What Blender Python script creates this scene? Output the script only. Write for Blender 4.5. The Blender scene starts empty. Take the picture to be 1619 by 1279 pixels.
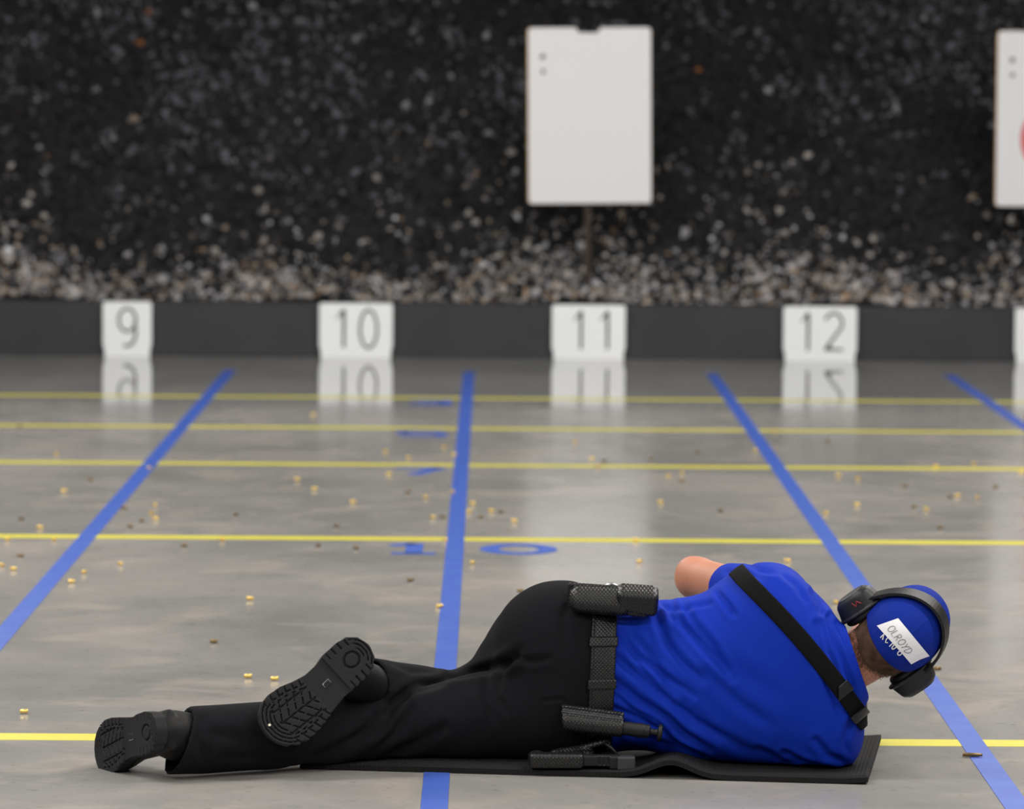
import bpy, bmesh, math, random
import numpy as np
from mathutils import Vector, Matrix
random.seed(7); RNG = np.random.default_rng(7)
D = bpy.data; SC = bpy.context.scene; COL = SC.collection
# ------------------------------------------------------------------ camera
FPX = 7387.0; CAMH = 1.556; IW, IH = 1619, 1279
yaw, pitch, roll = 0.00453, math.atan(538.1/FPX), 0.0074
fw = Vector((math.sin(yaw)*math.cos(pitch), math.cos(yaw)*math.cos(pitch), -math.sin(pitch)))
r0 = fw.cross(Vector((0,0,1))).normalized(); u0 = r0.cross(fw)
rt = (r0*math.cos(roll)+u0*math.sin(roll)).normalized(); up = rt.cross(fw).normalized()
camd = D.cameras.new('camera'); cam = D.objects.new('camera', camd); COL.objects.link(cam)
M = Matrix((rt, up, -fw)).transposed().to_4x4(); M.translation = Vector((0,0,CAMH)); cam.matrix_world = M
camd.sensor_width = 36; camd.lens = FPX*36/IW; camd.clip_end = 200
camd.dof.use_dof = True; camd.dof.focus_distance = 10.2; camd.dof.aperture_fstop = 5.2
SC.camera = cam
def ray(u, v):
    d = fw*FPX + rt*(u-IW/2) - up*(v-IH/2)
    return d/d.y
def W(u, v, Y):                      # point seen at pixel (u,v) on the plane y=Y
    d = ray(u, v); return Vector((0,0,CAMH)) + d*Y
def G(u, v, z=0.0):                  # point seen at pixel (u,v) on the floor
    d = ray(u, v); return Vector((0,0,CAMH)) + d*((z-CAMH)/d.z)
# ------------------------------------------------------------------ light
SC.view_settings.view_transform = 'Standard'; SC.view_settings.look = 'None'
SC.view_settings.exposure = 0.0; SC.view_settings.gamma = 1.0; SC.view_settings.use_curve_mapping = False
wd = D.worlds.new('world'); SC.world = wd; wd.use_nodes = True
wd.node_tree.nodes['Background'].inputs[0].default_value = (0.80,0.86,1.0,1)
wd.node_tree.nodes['Background'].inputs[1].default_value = 0.30
def area(name, loc, target, sx, sy, power, col=(1,0.97,0.93)):
    l = D.lights.new(name, 'AREA'); l.shape = 'RECTANGLE'; l.size = sx; l.size_y = sy; l.energy = power; l.color = col
    o = D.objects.new(name, l); COL.objects.link(o); o.location = loc
    o.rotation_euler = (Vector(target)-Vector(loc)).to_track_quat('-Z','Y').to_euler(); return o
CEIL = 3.9
for i, y in enumerate((2.0, 6.0, 10.0, 14.0, 18.0)):
    for x in (-3.2, 3.2):
        area('ceiling_lamp', (x, y, CEIL-0.12), (x, y+0.001, 0), 3.6, 0.5, 165)
for x in (-3.5, 0.2, 3.9):
    area('target_lamp', (x, 20.3, CEIL-0.25), (x*0.9, 25.3, 0.9), 1.6, 0.4, 74, (1,1,1))
# ------------------------------------------------------------------ helpers
def prop(o, label=None, cat=None, group=None, kind=None):
    if label: o['label'] = label
    if cat: o['category'] = cat
    if group: o['group'] = group
    if kind: o['kind'] = kind
    return o
def mkobj(name, me, mat=None, parent=None):
    o = D.objects.new(name, me); COL.objects.link(o)
    if mat: me.materials.append(mat)
    if parent:
        o.parent = parent
        bpy.context.view_layer.update()
        o.matrix_parent_inverse = parent.matrix_world.inverted()
    return o
def empty(name, loc=(0,0,0)):
    o = D.objects.new(name, None); COL.objects.link(o); o.location = loc; o.empty_display_size = .05; return o
def mesh_from(verts, faces, smooth=False):
    me = D.meshes.new('m')
    me.from_pydata([tuple(map(float, v)) for v in verts], [], [tuple(map(int, f)) for f in faces])
    if smooth: me.polygons.foreach_set('use_smooth', [True]*len(me.polygons))
    me.update(); return me
def np_mesh(V, Q, smooth=True):
    me = D.meshes.new('m'); n = len(V); m = len(Q); k = Q.shape[1]
    me.vertices.add(n); me.vertices.foreach_set('co', V.astype(np.float32).ravel())
    me.loops.add(m*k); me.loops.foreach_set('vertex_index', Q.astype(np.int32).ravel())
    me.polygons.add(m); me.polygons.foreach_set('loop_start', np.arange(0, m*k, k, dtype=np.int32))
    me.polygons.foreach_set('use_smooth', np.full(m, smooth)); me.update(calc_edges=True); me.validate(); return me
class MB:
    def __init__(s): s.v = []; s.f = []
    def add(s, vs, fs):
        b = len(s.v); s.v += [Vector(v) for v in vs]; s.f += [tuple(i+b for i in f) for f in fs]
    def box(s, c, d, R=None):
        c = Vector(c); vs = []
        for i in range(8):
            p = Vector(((i&1)-.5, ((i>>1)&1)-.5, ((i>>2)&1)-.5)); p = Vector((p.x*d[0], p.y*d[1], p.z*d[2]))
            if R: p = R @ p
            vs.append(c+p)
        s.add(vs, [(0,2,3,1),(4,5,7,6),(0,1,5,4),(2,6,7,3),(0,4,6,2),(1,3,7,5)])
    def prism(s, pts, off):              # closed polygon (3-D points) extruded by off
        n = len(pts); off = Vector(off)
        s.add([Vector(p) for p in pts]+[Vector(p)+off for p in pts],
              [tuple(range(n))[::-1], tuple(range(n, 2*n))]+[(i,(i+1)%n,(i+1)%n+n,i+n) for i in range(n)])
    def tube(s, pts, r, n=10, caps=True):
        pts = [Vector(p) for p in pts]; rr = r if isinstance(r,(list,tuple)) else [r]*len(pts)
        rings = []; prev = None
        for i, p in enumerate(pts):
            t = (pts[min(i+1,len(pts)-1)]-pts[max(i-1,0)]).normalized()
            if prev is None:
                a = t.cross(Vector((0,0,1)));  a = a if a.length > .1 else t.cross(Vector((1,0,0)))
            else: a = prev - t*prev.dot(t)
            a.normalize(); prev = a; b = t.cross(a)
            rings.append([p+a*rr[i]*math.cos(2*math.pi*k/n)+b*rr[i]*math.sin(2*math.pi*k/n) for k in range(n)])
        vs = [q for r_ in rings for q in r_]
        fs = [(i*n+k, i*n+(k+1)%n, (i+1)*n+(k+1)%n, (i+1)*n+k) for i in range(len(pts)-1) for k in range(n)]
        if caps: fs += [tuple(range(n))[::-1], tuple(range((len(pts)-1)*n, len(pts)*n))]
        s.add(vs, fs)
    def ribbon(s, pts, w, nrm, th):      # flat stroke along pts in the plane with normal nrm
        pts = [Vector(p) for p in pts]; nrm = Vector(nrm).normalized(); L = []; R_ = []
        ws = w if isinstance(w,(list,tuple)) else [w]*len(pts)
        for i, p in enumerate(pts):
            t = (pts[min(i+1,len(pts)-1)]-pts[max(i-1,0)]).normalized(); a = nrm.cross(t).normalized()
            L.append(p+a*ws[i]/2); R_.append(p-a*ws[i]/2)
        n = len(pts); o = nrm*th
        vs = L+R_+[q+o for q in L]+[q+o for q in R_]
        fs = []
        for i in range(n-1):
            fs += [(i,n+i,n+i+1,i+1),(2*n+i,2*n+i+1,3*n+i+1,3*n+i),(i,i+1,2*n+i+1,2*n+i),(n+i,3*n+i,3*n+i+1,n+i+1)]
        fs += [(0,2*n,3*n,n),(n-1,2*n-1,4*n-1,3*n-1)]
        s.add(vs, fs)
    def build(s, name, mat, parent=None, smooth=False, bevel=0, sub=0):
        me = mesh_from(s.v, s.f, smooth)
        if bevel or smooth:
            bm = bmesh.new(); bm.from_mesh(me)
            if bevel: bmesh.ops.bevel(bm, geom=[e for e in bm.edges if e.calc_face_angle(0) > .6], offset=bevel, segments=2, affect='EDGES', clamp_overlap=True)
            bmesh.ops.recalc_face_normals(bm, faces=bm.faces)
            bm.to_mesh(me); bm.free()
        return mkobj(name, me, mat, parent)
# ---- signed distance modelling
def surf(F, lo, hi, res, name, mat, parent=None, disp=None, smooth_it=0):
    lo = np.array(lo, float); hi = np.array(hi, float)
    n = np.ceil((hi-lo)/res).astype(int)+1
    ax = [lo[i]+np.arange(n[i])*res for i in range(3)]
    X, Y, Z = np.meshgrid(*[a.astype(np.float32) for a in ax], indexing='ij')
    S = F(X, Y, Z).astype(np.float32); neg = S < 0
    nx, ny, nz = S.shape
    acc = np.zeros((nx-1,ny-1,nz-1,3), np.float32); cnt = np.zeros((nx-1,ny-1,nz-1), np.float32)
    for a in range(3):
        sl0 = [slice(None)]*3; sl1 = [slice(None)]*3; sl0[a] = slice(0,-1); sl1[a] = slice(1,None)
        s0, s1 = S[tuple(sl0)], S[tuple(sl1)]; cr = (s0 < 0) != (s1 < 0)
        idx = np.argwhere(cr); t = s0[cr]/(s0[cr]-s1[cr])
        P = idx.astype(np.float32); P[:,a] += t
        b, c = [k for k in range(3) if k != a]
        for db in (0,-1):
            for dc in (0,-1):
                q = idx.copy(); q[:,b] += db; q[:,c] += dc
                ok = (q >= 0).all(1) & (q[:,0] < nx-1) & (q[:,1] < ny-1) & (q[:,2] < nz-1)
                qq = q[ok]; np.add.at(acc, (qq[:,0],qq[:,1],qq[:,2]), P[ok]); np.add.at(cnt, (qq[:,0],qq[:,1],qq[:,2]), 1)
    act = cnt > 0; vid = np.full(act.shape, -1, np.int64); vid[act] = np.arange(act.sum())
    V = acc[act]/cnt[act][:,None]*res + lo
    Qs = []
    for a in range(3):
        b, c = [k for k in range(3) if k != a]
        sl0 = [slice(None)]*3; sl1 = [slice(None)]*3; sl0[a] = slice(0,-1); sl1[a] = slice(1,None)
        s0, s1 = neg[tuple(sl0)], neg[tuple(sl1)]; idx = np.argwhere(s0 != s1)
        ok = (idx[:,b] > 0) & (idx[:,c] > 0) & (idx[:,b] < S.shape[b]-1) & (idx[:,c] < S.shape[c]-1); idx = idx[ok]
        flip = s0[idx[:,0],idx[:,1],idx[:,2]]
        if a == 1: flip = ~flip
        q = []
        for db, dc in ((0,0),(-1,0),(-1,-1),(0,-1)):
            w = idx.copy(); w[:,b] += db; w[:,c] += dc; q.append(vid[w[:,0],w[:,1],w[:,2]])
        q = np.stack(q, 1); q[~flip] = q[~flip][:, ::-1]; Qs.append(q)
    Q = np.concatenate(Qs)
    Q = Q[(Q >= 0).all(1)]
    for _ in range(smooth_it):
        A = np.zeros_like(V); c = np.zeros(len(V))
        for i in range(4):
            j = (i+1)%4
            np.add.at(A, Q[:,i], V[Q[:,j]]); np.add.at(A, Q[:,j], V[Q[:,i]]); np.add.at(c, Q[:,i], 1); np.add.at(c, Q[:,j], 1)
        V = V*.4 + .6*A/np.maximum(c,1)[:,None]
    if disp is not None:
        N = np.zeros_like(V); fn = np.cross(V[Q[:,2]]-V[Q[:,0]], V[Q[:,3]]-V[Q[:,1]])
        for i in range(4): np.add.at(N, Q[:,i], fn)
        N /= np.linalg.norm(N, axis=1)[:,None]+1e-9
        V = disp(V, N)
    return mkobj(name, np_mesh(V, Q), mat, parent)
def smin(a, b, k): h = np.clip(.5+.5*(b-a)/k, 0, 1); return b*(1-h)+a*h-k*h*(1-h)
def smax(a, b, k): return -smin(-a, -b, k)
def cone(a, b, ra, rb, sy=1.0):
    a = np.array(a, np.float32); b = np.array(b, np.float32)
    def f(X, Y, Z):
        dx, dy, dz = X-a[0], (Y-a[1]), Z-a[2]; d = b-a
        t = np.clip((dx*d[0]+dy*d[1]+dz*d[2])/float(d@d), 0, 1)
        return np.sqrt((dx-t*d[0])**2+((dy-t*d[1])/sy)**2+(dz-t*d[2])**2)-(ra+(rb-ra)*t)
    return f
def ell(c, r, R=None):                   # ellipsoid; R rows = local axes
    c = np.array(c, np.float32); R_ = np.eye(3) if R is None else np.array(R)
    def f(X, Y, Z):
        p = [R_[i][0]*(X-c[0])+R_[i][1]*(Y-c[1])+R_[i][2]*(Z-c[2]) for i in range(3)]
        k0 = np.sqrt(sum((p[i]/r[i])**2 for i in range(3))); k1 = np.sqrt(sum((p[i]/r[i]**2)**2 for i in range(3)))
        return k0*(k0-1)/np.maximum(k1, 1e-6)
    return f
def rbox(c, h, rad, R=None):
    c = np.array(c, np.float32); R_ = np.eye(3) if R is None else np.array(R)
    def f(X, Y, Z):
        q = [np.abs(R_[i][0]*(X-c[0])+R_[i][1]*(Y-c[1])+R_[i][2]*(Z-c[2]))-(h[i]-rad) for i in range(3)]
        return np.sqrt(sum(np.maximum(a, 0)**2 for a in q))+np.minimum(np.maximum(np.maximum(q[0],q[1]),q[2]), 0)-rad
    return f
def U(k, *fs):
    def f(X, Y, Z):
        r = fs[0](X,Y,Z)
        for g in fs[1:]: r = smin(r, g(X,Y,Z), k)
        return r
    return f
def crv(xs, ys):
    xs = np.array(xs, float); ys = np.array(ys, float); m = np.gradient(ys, xs)
    t = np.linspace(xs[0], xs[-1], 400); i = np.clip(np.searchsorted(xs, t)-1, 0, len(xs)-2)
    h = xs[i+1]-xs[i]; s = (t-xs[i])/h
    y = (2*s**3-3*s**2+1)*ys[i]+(s**3-2*s**2+s)*h*m[i]+(-2*s**3+3*s**2)*ys[i+1]+(s**3-s**2)*h*m[i+1]
    return lambda x: np.interp(x, t, y).astype(np.float32)
def smooth_noise(V, scale, seed):
    r = np.random.default_rng(seed); out = np.zeros(len(V))
    for _ in range(10):
        k = r.normal(size=3)*scale; out += np.sin(V@k+r.uniform(0,6.28))
    return out/4
def fold_disp(folds, seed=1, namp=.0012, nscale=22):
    # folds: (pixel polyline, width m, depth m); pixel line is read at the torso plane, acts on the camera-facing side
    segs = []
    for pts, w, d in folds:
        P = np.array([[*W(u, v, 10.2)] for u, v in pts])[:, [0,2]]
        segs.append((P, w, d))
    def g(V, N):
        # express each vertex at the reference plane
        k = 10.2/V[:,1]; X = V[:,0]*k; Z = CAMH+(V[:,2]-CAMH)*k
        tot = np.zeros(len(V)); face = np.clip(-N[:,1]*1.6+.35, 0, 1)
        for P, w, d in segs:
            best = np.full(len(V), 9.0); tt = np.zeros(len(V)); L = len(P)-1
            for i in range(L):
                a, b = P[i], P[i+1]; e = b-a; t = np.clip(((X-a[0])*e[0]+(Z-a[1])*e[1])/(e@e), 0, 1)
                q = np.hypot(X-a[0]-t*e[0], Z-a[1]-t*e[1]); m = q < best; best[m] = q[m]; tt[m] = (i+t[m])/L
            taper = np.clip(np.minimum(tt+.25, 1.12-tt)*3.2, 0, 1)
            tot += -1.25*d*taper*np.exp(-(best/w)**2) + .45*d*taper*np.exp(-((best-1.9*w)/(1.1*w))**2)
        return V + N*(tot*face + smooth_noise(V, nscale, seed)*namp)[:,None]
    return g
# ---- materials
def mat(name, col, rough=.5, metal=0, spec=.5, bump=None, var=None, sheen=0, coat=0):
    m = D.materials.new(name); m.use_nodes = True; nt = m.node_tree; b = nt.nodes['Principled BSDF']
    b.inputs['Base Color'].default_value = (*col, 1); b.inputs['Roughness'].default_value = rough
    b.inputs['Metallic'].default_value = metal; b.inputs['Specular IOR Level'].default_value = spec
    if sheen: b.inputs['Sheen Weight'].default_value = sheen
    if coat: b.inputs['Coat Weight'].default_value = coat
    tc = nt.nodes.new('ShaderNodeTexCoord')
    if bump:                             # (scale, strength, distance)
        nz = nt.nodes.new('ShaderNodeTexNoise'); nz.inputs['Scale'].default_value = bump[0]; nz.inputs['Detail'].default_value = 3
        nt.links.new(tc.outputs['Object'], nz.inputs['Vector'])
        bp = nt.nodes.new('ShaderNodeBump'); bp.inputs['Strength'].default_value = bump[1]; bp.inputs['Distance'].default_value = bump[2]
        nt.links.new(nz.outputs['Fac'], bp.inputs['Height']); nt.links.new(bp.outputs['Normal'], b.inputs['Normal'])
    if var:                              # (scale, colour2)
        nz = nt.nodes.new('ShaderNodeTexNoise'); nz.inputs['Scale'].default_value = var[0]; nz.inputs['Detail'].default_value = 4
        nt.links.new(tc.outputs['Object'], nz.inputs['Vector'])
        cr = nt.nodes.new('ShaderNodeValToRGB'); cr.color_ramp.elements[0].color = (*col,1); cr.color_ramp.elements[1].color = (*var[1],1)
        cr.color_ramp.elements[0].position = .35; cr.color_ramp.elements[1].position = .65
        nt.links.new(nz.outputs['Fac'], cr.inputs[0]); nt.links.new(cr.outputs[0], b.inputs['Base Color'])
    return m
def weave_mat(name, col, sx, rough=.38, strength=.6):
    m = mat(name, col, rough, spec=.42); nt = m.node_tree; b = nt.nodes['Principled BSDF']
    tc = nt.nodes.new('ShaderNodeTexCoord'); mp = nt.nodes.new('ShaderNodeMapping'); mp.inputs['Rotation'].default_value = (0, math.radians(45), 0)
    nt.links.new(tc.outputs['Object'], mp.inputs['Vector'])
    w1 = nt.nodes.new('ShaderNodeTexWave'); w1.bands_direction = 'X'; w1.inputs['Scale'].default_value = sx
    w2 = nt.nodes.new('ShaderNodeTexWave'); w2.bands_direction = 'Z'; w2.inputs['Scale'].default_value = sx
    for n in (w1, w2): nt.links.new(mp.outputs[0], n.inputs['Vector'])
    mx = nt.nodes.new('ShaderNodeMath'); mx.operation = 'MULTIPLY'; nt.links.new(w1.outputs['Fac'], mx.inputs[0]); nt.links.new(w2.outputs['Fac'], mx.inputs[1])
    bp = nt.nodes.new('ShaderNodeBump'); bp.inputs['Strength'].default_value = strength; bp.inputs['Distance'].default_value = .0007
    nt.links.new(mx.outputs[0], bp.inputs['Height']); nt.links.new(bp.outputs['Normal'], b.inputs['Normal']); return m
BLACK = (.010,.010,.012)
m_trous = mat('black_cloth', (.0078,.0075,.0095), .95, spec=.12, bump=(500,.25,.001))
m_shirt = mat('blue_polyester', (.0045,.028,.36), .72, spec=.1, bump=(420,.25,.0008))
m_leather = weave_mat('basketweave_leather', (.006,.006,.0065), 55, .40, 1.0)
m_plainleather = mat('plain_leather', (.007,.007,.008), .45, spec=.35, bump=(160,.3,.001))
m_rubber = mat('boot_rubber', (.0155,.0155,.017), .75, spec=.25, bump=(120,.2,.001))
m_bootup = mat('boot_leather', (.006,.006,.0065), .6, spec=.25, bump=(70,.4,.002))
m_skin = mat('skin', (.46,.185,.105), .55, bump=(90,.25,.001), var=(14,(.53,.225,.135)))
m_hair = mat('brown_hair', (.050,.029,.018), .85, spec=.2, bump=(260,.5,.002), var=(45,(.105,.058,.036)))
m_web = mat('nylon_webbing', (.0048,.0048,.005), .9, spec=.12, bump=(300,.3,.001))
m_plastic = mat('black_plastic', (.008,.008,.009), .45, spec=.35)
m_cup = mat('earmuff_plastic', (.012,.013,.015), .45, spec=.35)
m_steel = mat('steel', (.55,.55,.56), .3, metal=1)
m_white = mat('white_board', (.80,.81,.81), .55)
m_target = mat('target_paper', (.72,.72,.725), .7)
m_card = mat('cardboard_edge', (.50,.28,.10), .8)
m_ink = mat('black_marking', (.012,.012,.012), .6)
m_paper = mat('sticker_paper', (.80,.80,.82), .7)
m_pen = mat('pen_ink', (.04,.04,.05), .6)
m_thread = mat('white_thread', (.7,.7,.72), .8)
m_red = mat('red_print', (.20,.012,.018), .6)
m_redt = mat('red_target_paint', (.62,.13,.14), .7)
m_mat = mat('foam_rubber', (.011,.011,.0115), .85, spec=.2, bump=(240,.4,.001))
m_brass = mat('bright_brass', (.86,.60,.16), .38, metal=.65)
m_dull = mat('tarnished_brass', (.22,.15,.07), .45, metal=.9)
m_grey = mat('grey_polymer', (.20,.20,.21), .6)
def tapemat(name, col, col2):
    return mat(name, col, .42, spec=.4, var=(9, col2))
m_blue = tapemat('blue_tape', (.040,.095,.43), (.055,.12,.46))
m_yellow = tapemat('yellow_tape', (.58,.52,.040), (.62,.555,.05))
# ------------------------------------------------------------------ floor
def floor_mat():
    m = D.materials.new('sealed_concrete'); m.use_nodes = True; nt = m.node_tree; b = nt.nodes['Principled BSDF']; L = nt.links.new
    tc = nt.nodes.new('ShaderNodeTexCoord')
    def noise(scale, detail, rough=.55, dist=0, sc=(1,1,1)):
        mp = nt.nodes.new('ShaderNodeMapping'); mp.inputs['Scale'].default_value = sc; L(tc.outputs['Object'], mp.inputs[0])
        n = nt.nodes.new('ShaderNodeTexNoise'); n.inputs['Scale'].default_value = scale; n.inputs['Detail'].default_value = detail
        n.inputs['Roughness'].default_value = rough; n.inputs['Distortion'].default_value = dist; L(mp.outputs[0], n.inputs['Vector']); return n
    def ramp(src, stops):
        r = nt.nodes.new('ShaderNodeValToRGB'); e = r.color_ramp.elements
        while len(e) < len(stops): e.new(.5)
        for i, (p, c) in enumerate(stops): e[i].position = p; e[i].color = (*c, 1)
        L(src, r.inputs[0]); return r
    n1 = noise(.9, 6, .62, .6, (1,.75,1)); r1 = ramp(n1.outputs['Fac'], [(.32,(.24,.24,.232)),(.5,(.312,.305,.29)),(.66,(.385,.365,.343))])
    n2 = noise(2.3, 5, .6, 1.2); r2 = ramp(n2.outputs['Fac'], [(.52,(0,0,0)),(.68,(1,1,1))])
    mx = nt.nodes.new('ShaderNodeMixRGB'); mx.inputs['Color2'].default_value = (.44,.38,.335,1)
    sc = nt.nodes.new('ShaderNodeMath'); sc.operation = 'MULTIPLY'; sc.inputs[1].default_value = .55; L(r2.outputs[0], sc.inputs[0])
    L(sc.outputs[0], mx.inputs['Fac']); L(r1.outputs[0], mx.inputs['Color1'])
    n3 = noise(26, 4, .7); r3 = ramp(n3.outputs['Fac'], [(.30,(.62,.60,.58)),(.42,(1,1,1))])
    mu = nt.nodes.new('ShaderNodeMixRGB'); mu.blend_type = 'MULTIPLY'; mu.inputs['Fac'].default_value = .6
    L(mx.outputs[0], mu.inputs['Color1']); L(r3.outputs[0], mu.inputs['Color2']); L(mu.outputs[0], b.inputs['Base Color'])
    rr = nt.nodes.new('ShaderNodeMapRange'); rr.inputs['From Min'].default_value = .3; rr.inputs['From Max'].default_value = .7
    rr.inputs['To Min'].default_value = .14; rr.inputs['To Max'].default_value = .21; L(n2.outputs['Fac'], rr.inputs[0])
    # floor past the three-yard line is hardly walked on: cleaner sealer, sharper reflections
    sp = nt.nodes.new('ShaderNodeSeparateXYZ'); L(tc.outputs['Object'], sp.inputs[0])
    wy = nt.nodes.new('ShaderNodeMapRange'); wy.inputs['From Min'].default_value = 20.9; wy.inputs['From Max'].default_value = 21.9; L(sp.outputs['Y'], wy.inputs[0])
    rm = nt.nodes.new('ShaderNodeMix'); rm.inputs[3].default_value = .035; L(wy.outputs[0], rm.inputs[0]); L(rr.outputs[0], rm.inputs[2]); L(rm.outputs[0], b.inputs['Roughness'])
    sm = nt.nodes.new('ShaderNodeMix'); sm.inputs[2].default_value = .34; sm.inputs[3].default_value = .95; L(wy.outputs[0], sm.inputs[0]); L(sm.outputs[0], b.inputs['Specular IOR Level'])
    bp = nt.nodes.new('ShaderNodeBump'); bp.inputs['Strength'].default_value = .12; bp.inputs['Distance'].default_value = .004
    n4 = noise(7, 3); L(n4.outputs['Fac'], bp.inputs['Height']); L(bp.outputs[0], b.inputs['Normal'])
    return m
CURB_Y = 24.75
mb = MB(); mb.box((0, 10.5, -.1), (18, 39.1, .2)); prop(mb.build('floor', floor_mat()), kind='structure')
mb = MB(); mb.box((0, 10.5, CEIL+.1), (18, 39.5, .2)); prop(mb.build('ceiling', mat('grey_ceiling', (.45,.45,.44), .9)), kind='structure')
for s, nm in ((-1,'wall_left'), (1,'wall_right')):
    mb = MB(); mb.box((s*9.1, 10.5, CEIL/2), (.2, 39.5, CEIL)); prop(mb.build(nm, mat(nm+'_paint', (.35,.35,.34), .9)), kind='structure')
for y, nm in ((-9.15,'wall_front'), (30.15,'wall_back')):
    mb = MB(); mb.box((0, y, CEIL/2), (18, .2, CEIL)); prop(mb.build(nm, mat(nm+'_paint', (.35,.35,.34), .9)), kind='structure')
m_curb = mat('black_curb_paint', (.021,.021,.024), .65, var=(3,(.026,.026,.029)))
mb = MB(); mb.box((0, CURB_Y+.11, .1425), (18, .2, .285)); prop(mb.build('trim_1', m_curb, bevel=.006), kind='structure')
# ------------------------------------------------------------------ berm of shredded rubber
def bz(x, y):
    d = y-(CURB_Y+.2)
    h = .26+np.where(d < .55, d*.42, .231+(d-.55)*.95)
    return h+.05*np.sin(x*1.9+1)*np.clip(d,0,1)+.035*np.sin(x*4.3+y*3)+.06*np.sin(x*.8+y*2.2)*np.clip(d,0,1)
xs = np.linspace(-9, 9, 181); ys = np.linspace(CURB_Y+.2, CURB_Y+4.3, 60); XX, YY = np.meshgrid(xs, ys, indexing='ij')
V = np.stack([XX, YY, bz(XX, YY)], -1).reshape(-1,3); I = np.arange(181*60).reshape(181,60)
Q = np.stack([I[:-1,:-1],I[1:,:-1],I[1:,1:],I[:-1,1:]], -1).reshape(-1,4)
prop(mkobj('bullet_berm', np_mesh(V, Q), mat('compacted_rubber', (.012,.012,.014), .95)), kind='structure')
def mulch():
    n = 46000
    x = RNG.uniform(-5.2, 5.2, n); d = RNG.uniform(0, 1, n)**1.15*2.9; y = CURB_Y+.215+d
    z = bz(x, y); s = RNG.uniform(.011, .029, n)*np.where(RNG.uniform(size=n)<.15, 1.3, 1)
    ax = RNG.normal(size=(n,3,3)); q, _ = np.linalg.qr(ax)
    octv = np.array([[1,0,0],[-1,0,0],[0,1,0],[0,-1,0],[0,0,1],[0,0,-1]], float)
    octf = np.array([[0,2,4],[2,1,4],[1,3,4],[3,0,4],[2,0,5],[1,2,5],[3,1,5],[0,3,5]])
    sc = s[:,None]*RNG.uniform(.45,1.25,(n,3)); P = octv[None]*RNG.uniform(.75,1.2,(n,6,1))*sc[:,None,:]
    P = np.einsum('nij,nkj->nki', q, P)+np.stack([x,y,z+s*.45],-1)[:,None,:]
    F = (octf[None]+(np.arange(n)*6)[:,None,None]).reshape(-1,3)
    me = np_mesh(P.reshape(-1,3), F, False)
    # chunk colours: shredded rubber above, pale broken debris gathered along the foot of the berm
    lim = .50+.10*np.sin(x*1.7+.6)+.07*np.sin(x*4.1)+.05*np.sin(x*9.3)
    pale = 1/(1+np.exp((d-lim+.03)/.15)); u = RNG.uniform(size=n)
    patch = np.clip(.35+.5*np.sin(x*1.3+d*2.1)+.35*np.sin(x*3.7-d*4)+.3*np.sin(x*7.1+d*9), 0, 1)
    c = np.zeros((n,3)); base = RNG.uniform(.007,.026,n)
    c[:] = base[:,None]*np.array([1,1,1.1])
    g = u < .08+.50*patch*np.clip((d-.8)/.6,0,1); c[g] = RNG.uniform(.03,.16,g.sum())[:,None]*np.array([1,.97,1.10])
    g = u < .010; c[g] = RNG.uniform(.15,.30,g.sum())[:,None]*np.array([1,.97,1.0])
    isp = RNG.uniform(size=n) < pale*.72; k = RNG.uniform(size=n)
    tan = RNG.uniform(.05,.52,n)
    for lo, hi, col in ((0,.45,(1,.90,.82)),(.45,.75,(1,.97,1.0)),(.75,.9,(.95,.75,.58)),(.9,.95,(.9,.58,.36)),(.95,1,(1.5,1.5,1.55))):
        g = isp & (k >= lo) & (k < hi); c[g] = tan[g][:,None]*np.array(col)
    g = RNG.uniform(size=n) < .0004; c[g] = (.30,.11,.03)
    at = me.color_attributes.new('tint', 'FLOAT_COLOR', 'POINT')
    at.data.foreach_set('color', np.concatenate([np.repeat(c,6,0), np.ones((n*6,1))],1).astype(np.float32).ravel())
    m = D.materials.new('shredded_rubber'); m.use_nodes = True; nt = m.node_tree; b = nt.nodes['Principled BSDF']
    a = nt.nodes.new('ShaderNodeAttribute'); a.attribute_name = 'tint'; nt.links.new(a.outputs['Color'], b.inputs['Base Color'])
    b.inputs['Roughness'].default_value = .85; b.inputs['Specular IOR Level'].default_value = .25
    prop(mkobj('rubber_mulch', me, m), 'loose shredded rubber and pale debris covering the sloping bullet berm', 'rubble', kind='stuff')
mulch()
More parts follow.
